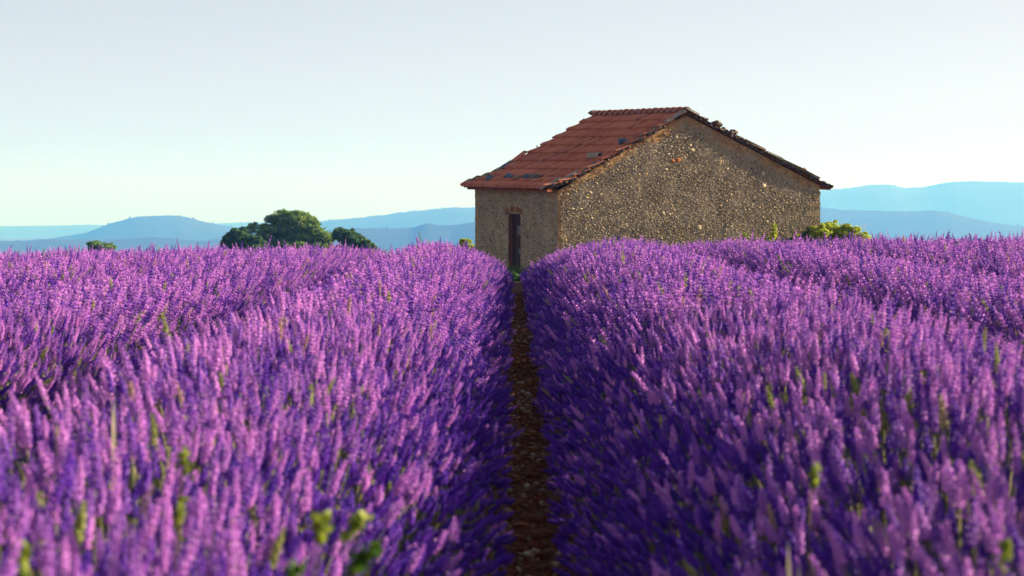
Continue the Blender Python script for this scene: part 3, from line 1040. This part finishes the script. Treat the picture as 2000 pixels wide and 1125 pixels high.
for k in range(NR):
    o = bpy.data.objects.new('ridge_tile', cap_me)
    link(o, roof)
    v0 = V0 + .08 + k * cl
    o.location = (APU, v0, RW + SH * v0 + random.gauss(0, .003))
    o.rotation_euler = (SH + .02, random.gauss(0, .02), random.gauss(0, .01))
    o.scale = (1, 1, .95)

def stone_part(parent, pos, size, m, rot=0, pitch=0, name='verge_stone', seed=None, slab=False):
    """irregular stone or slab in house coordinates"""
    rg = rng
    b = MB()
    if slab:
        v = np.array(box8(-.5, .5, -.5, .5, -.5, .5)) * np.array(size)
        v += rg.normal(0, .012, v.shape) * np.array([1, 1, .35])
        f = BOXF
    else:
        v, f = lump(6, 4, .3, rg)
        v = v * np.array(size) * .5
    c_, s_ = math.cos(pitch), math.sin(pitch)
    v = np.stack([v[:, 0] * c_ - v[:, 2] * s_, v[:, 1], v[:, 0] * s_ + v[:, 2] * c_], -1)
    c_, s_ = math.cos(rot), math.sin(rot)
    v = np.stack([v[:, 0] * c_ - v[:, 1] * s_, v[:, 0] * s_ + v[:, 1] * c_, v[:, 2]], -1)
    p = np.array([pos[0], pos[1], pos[2] + SH * pos[1]])
    if parent is None:      # a loose thing on the roof: give it its own origin in world space
        o = b_ = None
        b.add(v, f)
        o = b.build(name, m, None, False)
        w_ = CB + UV * p[0] + VV * p[1] + Vector((0, 0, p[2]))
        o.location = w_
        o.rotation_euler = (0, 0, PHI)
        return o
    b.add(v + p, f)
    return b.build(name, m, parent, False)

PL = math.atan((WA - WL) / APU); PR = -math.atan((WA - WR) / (WID - APU))
def rake(u0, u1, n_, m, thick=.05, slab=False, lift=0.0, depth=.26, name='verge_stone', lenf=1.15):
    for k in range(n_):
        u = u0 + (u1 - u0) * (k + .5) / n_
        L = abs(u1 - u0) / n_ * lenf
        p = PL if u < APU else PR
        stone_part(roof, (u, V0 + depth * .42 - rng.uniform(0, .02), roof_w(u) + .05 + lift + rng.uniform(-.008, .012)),
                   (L / math.cos(p), depth * rng.uniform(.85, 1.1), thick * rng.uniform(.8, 1.3)), m, rng.normal(0, .05), p + rng.normal(0, .04), name, slab=slab)
U = lambda px: u_of(px, V0)
# lower layer of verge: dark packed stones all the way
rake(-.22, U(1175), 11, M['darkstone'], .085, lift=-.01)
rake(U(1175), U(1305), 13, M['darkstone'], .10, lift=.0)
rake(U(1345), U(1600), 26, M['darkstone'], .085, lift=-.005)
# upper layer
stone_part(roof, (U(1078), V0 + .10, roof_w(U(1078)) + .115), (.52, .15, .035), M['greyboard'], .0, PL * .95, 'verge_slab', slab=True)
stone_part(roof, (U(1113), V0 + .10, roof_w(U(1113)) + .125), (.50, .14, .032), M['greyboard'], .0, PL, 'verge_slab', slab=True)
rake(U(1135), U(1170), 4, M['darkstone'], .07, lift=.05, depth=.2)
rake(U(1225), U(1300), 9, M['darkstone'], .06, lift=.055, depth=.2)
stone_part(roof, (U(1320), V0 + .07, roof_w(U(1320)) + .12), (.56, .20, .045), M['greyboard'], 0, PL, 'verge_slab', slab=True)
stone_part(roof, (U(1353), V0 + .07, roof_w(U(1353)) + .125), (.36, .20, .045), M['greyboard'], 0, PR, 'verge_slab', slab=True)
rake(U(1362), U(1385), 3, M['darkstone'], .07, lift=.05)
rake(U(1412), U(1455), 6, M['darkstone'], .10, lift=.045)
for px0, px1, m_ in ((1455, 1495, 'tanslab'), (1498, 1527, 'greyboard'), (1527, 1566, 'tanslab'), (1568, 1600, 'darkstone')):
    u0, u1 = U(px0), U(px1)
    uc = (u0 + u1) / 2
    stone_part(roof, (uc, V0 + .10, roof_w(uc) + .11), ((u1 - u0) / math.cos(PR), .26, .05), M[m_], 0, PR + .03, 'verge_slab', slab=True)
rake(U(1580), WID + OVR, 5, M['darkstone'], .09, lift=.03)
# far verge of the left slope
for k in range(6):
    u = -.22 + k * .22
    stone_part(roof, (u, V1 - .06, roof_w(u) + .12), (.26, .16, .05), M['darkstone'] if k % 2 else M['greyboard'], 0, PL, 'verge_slab', slab=True)
for k in range(5):
    u = 1.25 + k * .42
    stone_part(roof, (u, V1 - .03, roof_w(u) + .115), (.05, .06, .045), M['darkstone'], 0, PL, 'verge_peg')
stone_part(roof, (APU, V1 - .02, RW + .06), (.30, .14, .16), M['darkstone'], 0, 0, 'ridge_end_stone')
# row of tile ends under the left eave
for k in range(26):
    v0 = V0 + .12 + (V1 - V0 - .2) * k / 26
    a, f = half_tube(.12, .052, .048, .014, 6)
    vv = np.stack([-a[:, 1] - OVE + .13, a[:, 0] + v0, a[:, 2] + roof_w(-OVE) - .045], -1)
    b = MB(); b.add(shear(vv), [q_[::-1] for q_ in f]); b.build('eave_tile', M['tile'], roof)

# loose stones that hold the tiles down, each a thing of its own
def on_roof(px, u, size, m, label, lift=.10, slab=False, rot=.2, name='roof_stone', pitch=None):
    v = min(v_of(px, u), V1 - .12)
    o = stone_part(None, (u, v, roof_w(u) + .10 + size[2] * .28), size, m, rot, PL if pitch is None else pitch, name, slab=slab)
    tag(o, label, 'stone', 'loose stones lying on the cabin roof')
    return o
on_roof(930, .02, (.14, .16, .09), M['darkstone'], 'smallest dark stone near the far left end of the red tiled eave')
on_roof(957, .02, (.26, .28, .15), M['slate'], 'lone blue-grey stone on the left part of the red tiled eave')
on_roof(992, .16, (.26, .34, .13), M['slate'], 'broad blue-grey stone just above the middle of the eave, left one of the cluster')
on_roof(1009, .13, (.22, .26, .10), M['tanslab'], 'pinkish broken piece beside the broad blue-grey stone above the eave')
on_roof(1027, .16, (.22, .24, .15), M['slate'], 'narrow blue-black stone between the pinkish piece and the big dark stone above the eave')
on_roof(1045, .15, (.30, .40, .15), M['darkstone'], 'big dark stone on the eave tiles next to the grey verge slab')
on_roof(968, .75, (.34, .20, .10), M['slate'], 'flat dark slate on the far left edge of the roof, above the eave')
on_roof(1216, 1.78, (.24, .28, .18), M['slate'], 'dark lumpy stone on the near roof edge above the pale half-round tile')
g = stone_part(None, (4.02, V0 + .12, roof_w(4.02) + .17), (.28, .24, .17), M['darkstone'], .3, PR, 'roof_stone')
tag(g, 'mossy lump on the right roof edge a little below the ridge', 'stone', 'loose stones lying on the cabin roof')
g = stone_part(None, (U(1437), V0 + .12, roof_w(U(1437)) + .17), (.22, .22, .12), M['darkstone'], .3, PR, 'roof_stone')
tag(g, 'second dark lump down the right roof edge, before the flat tan slabs', 'stone', 'loose stones lying on the cabin roof')
g = stone_part(None, (U(1576), V0 + .12, roof_w(U(1576)) + .17), (.13, .13, .10), M['tanslab'], .3, PR, 'roof_stone')
tag(g, 'small peg-like stone near the lower right end of the roof edge', 'stone', 'loose stones lying on the cabin roof')
# grey half-round tile and the tile that has come loose
a, f = half_tube(.32, .11, .10, .02, 8)
b = MB(); b.add(a, f); o = b.build('loose_ridge_tile', M['greyboard'])
u_ = 1.22; v_ = v_of(1172, u_)
o.location = CB + UV * u_ + VV * v_ + Vector((0, 0, roof_w(u_) + .10 + SH * v_)); o.rotation_euler = (0, -.2, PHI + .5)
tag(o, 'pale grey half-round tile lying loose on the red roof near its right edge', 'roof tile')
b = MB(); b.add(box8(-.02, .42, -.12, .12, 0, .02), BOXF); o = b.build('loose_roof_tile', M['tile'])
u_ = 1.0
o.location = CB + UV * u_ + VV * (V1 - .12) + Vector((0, 0, roof_w(u_) + .11 + SH * V1)); o.rotation_euler = (.1, -PL - .12, PHI)
tag(o, 'flat red tile sticking up at the far left edge of the roof', 'roof tile')

# ------------------------------------------------------------------ plants round the cabin
def cabin_y(px): 
    u = u_of(px, -.3); return 58 + .3746 * u - .28
yb = 59.4
bb = base_at(1640, yb)
tree('bramble_bush', 'bright yellow-green bramble sprawling out from the right corner of the cabin', 'bush', bb,
     [lobe(1620, 452, 32, 26, yb, bb), lobe(1652, 460, 32, 20, yb, bb, -.2), lobe(1598, 460, 22, 24, yb, bb, -.5), lobe(1686, 468, 24, 15, yb, bb)], 13000, .028, M['leaf_bright'], 51, .02, ('stem', 'foliage'), sub=9)
yb = 59.2
bb = base_at(1565, yb)
tree('ivy_bush', 'dark green ivy mound against the cabin wall left of the yellow-green bramble', 'bush', bb,
     [lobe(1580, 462, 18, 18, yb, bb), lobe(1560, 475, 40, 10, yb, bb)], 3500, .03, M['leaf_dark'], 52, .02, ('stem', 'foliage'))
yb = cabin_y(1510)
bb = base_at(1510, yb)
tree('climbing_weed', 'narrow yellow-green climber standing upright against the gable wall', 'plant', bb,
     [lobe(1512, 446, 5, 12, yb, bb), lobe(1510, 460, 8, 10, yb, bb), lobe(1503, 470, 12, 7, yb, bb)], 800, .025, M['leaf_bright'], 53, .01, ('stem', 'foliage'), sub=4)
yb = cabin_y(1455)
bb = base_at(1454, yb)
tree('small_weed', 'thin pale green sprig in front of the gable wall, left of the climber', 'plant', bb,
     [lobe(1455, 460, 4, 7, yb, bb), lobe(1453, 470, 8, 5, yb, bb)], 220, .022, M['leaf_bright'], 54, .006, ('stem', 'foliage'), sub=3)
yb = cabin_y(1558)
bb = base_at(1558, yb - .3)
tree('small_weed', 'small pale yellow plant between the climber and the ivy mound', 'plant', bb,
     [lobe(1560, 463, 9, 7, yb - .3, bb), lobe(1548, 467, 6, 5, yb - .3, bb)], 380, .024, M['leaf_bright'], 55, .006, ('stem', 'foliage'), sub=3)
yb = 57.6
bb = base_at(985, yb)
tree('small_weed', 'green weeds at the end of the furrow by the foot of the door', 'plant', bb,
     [lobe(978, 532, 16, 10, yb, bb), lobe(1004, 538, 12, 8, yb, bb)], 900, .025, M['leaf_dark'], 56, .006, ('stem', 'foliage'), sub=3)

def cabin_grass():
    rg = np.random.default_rng(91)
    n_ = 9000
    along = rg.uniform(-5.4, 8.5, n_)
    off_ = rg.uniform(.05, 2.2, n_) ** 1.2
    P = []
    for t, d in zip(along, off_):
        if t < 0: q_ = UV * (-d) + VV * (-t)
        else: q_ = VV * (-d * .6) + UV * t
        P.append((CB.x + q_.x, CB.y + q_.y))
    P = np.array(P)
    g_ = G(P[:, 0], P[:, 1])
    a = rg.uniform(0, 6.3, n_)
    h = rg.uniform(.12, .42, n_); l_ = rg.uniform(.02, .14, n_); wd = rg.uniform(.003, .008, n_)
    c_ = np.stack([P[:, 0], P[:, 1], g_], -1)
    s_ = np.stack([-np.sin(a) * wd, np.cos(a) * wd, 0 * a], -1)
    dr_ = np.stack([np.cos(a) * l_, np.sin(a) * l_, h], -1)
    md = c_ + dr_ * np.array([.35, .35, .6])
    V = np.stack([c_ - s_, c_ + s_, md + s_ * .8, md - s_ * .8, c_ + dr_ + s_ * .1, c_ + dr_ - s_ * .1], 1).reshape(-1, 3)
    i = np.arange(n_)[:, None] * 6
    F = np.concatenate([i + np.array([0, 1, 2, 3]), i + np.array([3, 2, 4, 5])])
    o = link(bpy.data.objects.new('rough_grass', fast_mesh('rough_grass', V, F, M['leaf_dark'])))
    tag(o, 'rough dark grass round the foot of the cabin walls', 'grass', kind='stuff')
cabin_grass()

def dry_stalks(px, n_, label, y, h0, seed):
    rg = np.random.default_rng(seed)
    base = base_at(px, y)
    root = empty('dry_weed', base)
    tag(root, label, 'plant')
    b = MB()
    for k in range(n_):
        x0, y0 = rg.normal(0, .12, 2)
        top = np.array([x0 + rg.normal(0, .14), y0 + rg.normal(0, .1), h0 * rg.uniform(.7, 1.05)])
        bs = np.array([x0 * .4, y0 * .4, 0])
        for (p, q_, r) in [(bs, top, .004)] + [(bs + (top - bs) * t, bs + (top - bs) * t + np.array([rg.normal(0, .09), rg.normal(0, .05), rg.uniform(.06, .16)]), .003) for t in rg.uniform(.5, .95, 5)]:
            b.add([p + (r, 0, 0), p + (-r * .5, r, 0), p + (-r * .5, -r, 0), q_ + (r * .4, 0, 0), q_ + (-r * .2, r * .4, 0), q_ + (-r * .2, -r * .4, 0)],
                  [(0, 1, 4, 3), (1, 2, 5, 4), (2, 0, 3, 5)])
    b.build('stalk', M['straw'], root)
dry_stalks(1680, 9, 'pale dry stalks sticking up behind the low end of the bramble', 60.5, 1.28, 61)
dry_stalks(1608, 6, 'dry twigs rising from the bramble at the cabin corner', 60.2, 1.38, 62)

# ------------------------------------------------------------------ weeds among the lavender
def weed(px, py, y, label, h, n_, seed, broad=.012, spread=.06, m='weed'):
    """tuft of blades whose tip shows at (px, py)"""
    rg = np.random.default_rng(seed)
    tip = px_ray(px, py + 90 / y, y)
    n_ = max(3, int(n_ * .6))
    g0 = gz(tip.x, y)
    H = tip.z - g0
    root = empty('grass_tuft', (tip.x, y, g0))
    tag(root, label, 'weed', 'green weeds growing among the lavender')
    b = MB()
    for k in range(n_):
        a = rg.uniform(0, 6.3)
        bs = np.array([math.cos(a), math.sin(a), 0]) * .02 * rg.random()
        tp = np.array([math.cos(a) * spread * rg.uniform(.3, 1.4), math.sin(a) * spread * rg.uniform(.3, 1.4), H * rg.uniform(.78, 1.03)])
        md = (bs + tp) / 2 + np.array([0, 0, H * .12])
        s = np.array([-math.sin(a), math.cos(a), 0]) * broad * rg.uniform(.6, 1.2)
        m2 = md * .35 + tp * .65 + np.array([0, 0, H * .02])
        b.add([bs - s * .4, bs + s * .4, md + s, md - s, m2 + s * .9, m2 - s * .9, tp], [(0, 1, 2, 3), (3, 2, 4, 5), (5, 4, 6)])
    b.build('blades', M[m], root)
def leafy(px, py, y, label, rx, ry, n_, seed, m='weed', tilt=0):
    py += 30; rx *= 1.1
    tip = px_ray(px, py, y)
    bb = Vector((tip.x, y, gz(tip.x, y)))
    o = tree('leafy_weed', label, 'weed', bb, [lobe(px, py, rx, ry, y, bb), lobe(px - tilt, py + ry * .9, rx * .8, ry, y, bb), lobe(px - 2 * tilt, py + ry * 2, rx * .7, ry, y, bb)],
             int(n_ * .3), .015, M[m], seed, .003, ('stem', 'leaves'), 'green weeds growing among the lavender', sub=3, shell=.9)
leafy(45, 1040, 4.5, 'broad bright green leafy sprig at the bottom left corner', 11, 36, 90, 71)
leafy(625, 985, 4.9, 'yellow-green weed low in the middle of the left row', 26, 18, 170, 72)
leafy(708, 985, 5.2, 'olive weed just right of the yellow-green one in the left row', 20, 16, 120, 73, tilt=14)
leafy(722, 1050, 4.9, 'dark green slanting weed near the bottom, nearest to the furrow', 22, 20, 160, 74, 'weed_dark', tilt=18)
leafy(572, 1085, 4.6, 'deep green weed at the bottom edge of the left row', 16, 24, 120, 75, 'weed_dark')
leafy(358, 858, 5.8, 'slim yellow-green weed in the upper part of the near left row', 9, 18, 70, 76)
leafy(352, 945, 5.1, 'short green weed below the slim yellow-green one', 10, 16, 70, 77)
leafy(1592, 888, 6.0, 'small green weed in the near right row', 9, 12, 60, 79)
leafy(1965, 1040, 4.8, 'green weed near the bottom right corner', 12, 18, 80, 81)
weed(228, 760, 6.6, 'pale yellow stalk at the back of the near left row', .7, 5, 78, .006, .02, 'straw')
weed(1560, 1030, 5.2, 'pale yellow stalk low in the near right row', .7, 6, 80, .007, .03, 'straw')
weed(1515, 640, 12.0, 'tiny green tuft far up in the right row', .7, 8, 82, .010, .03)
weed(40, 665, 14.0, 'greenish tuft at the left picture edge in the second row', .7, 26, 83, .010, .12)
weed(120, 600, 18.0, 'greenish tuft in the second row above the left edge one', .7, 24, 84, .010, .12)
weed(245, 600, 18.5, 'olive tuft in the second row right of two others', .7, 24, 85, .010, .12)
weed(255, 515, 31.0, 'small far tuft of green high on the left of the field', .7, 22, 86, .010, .14)
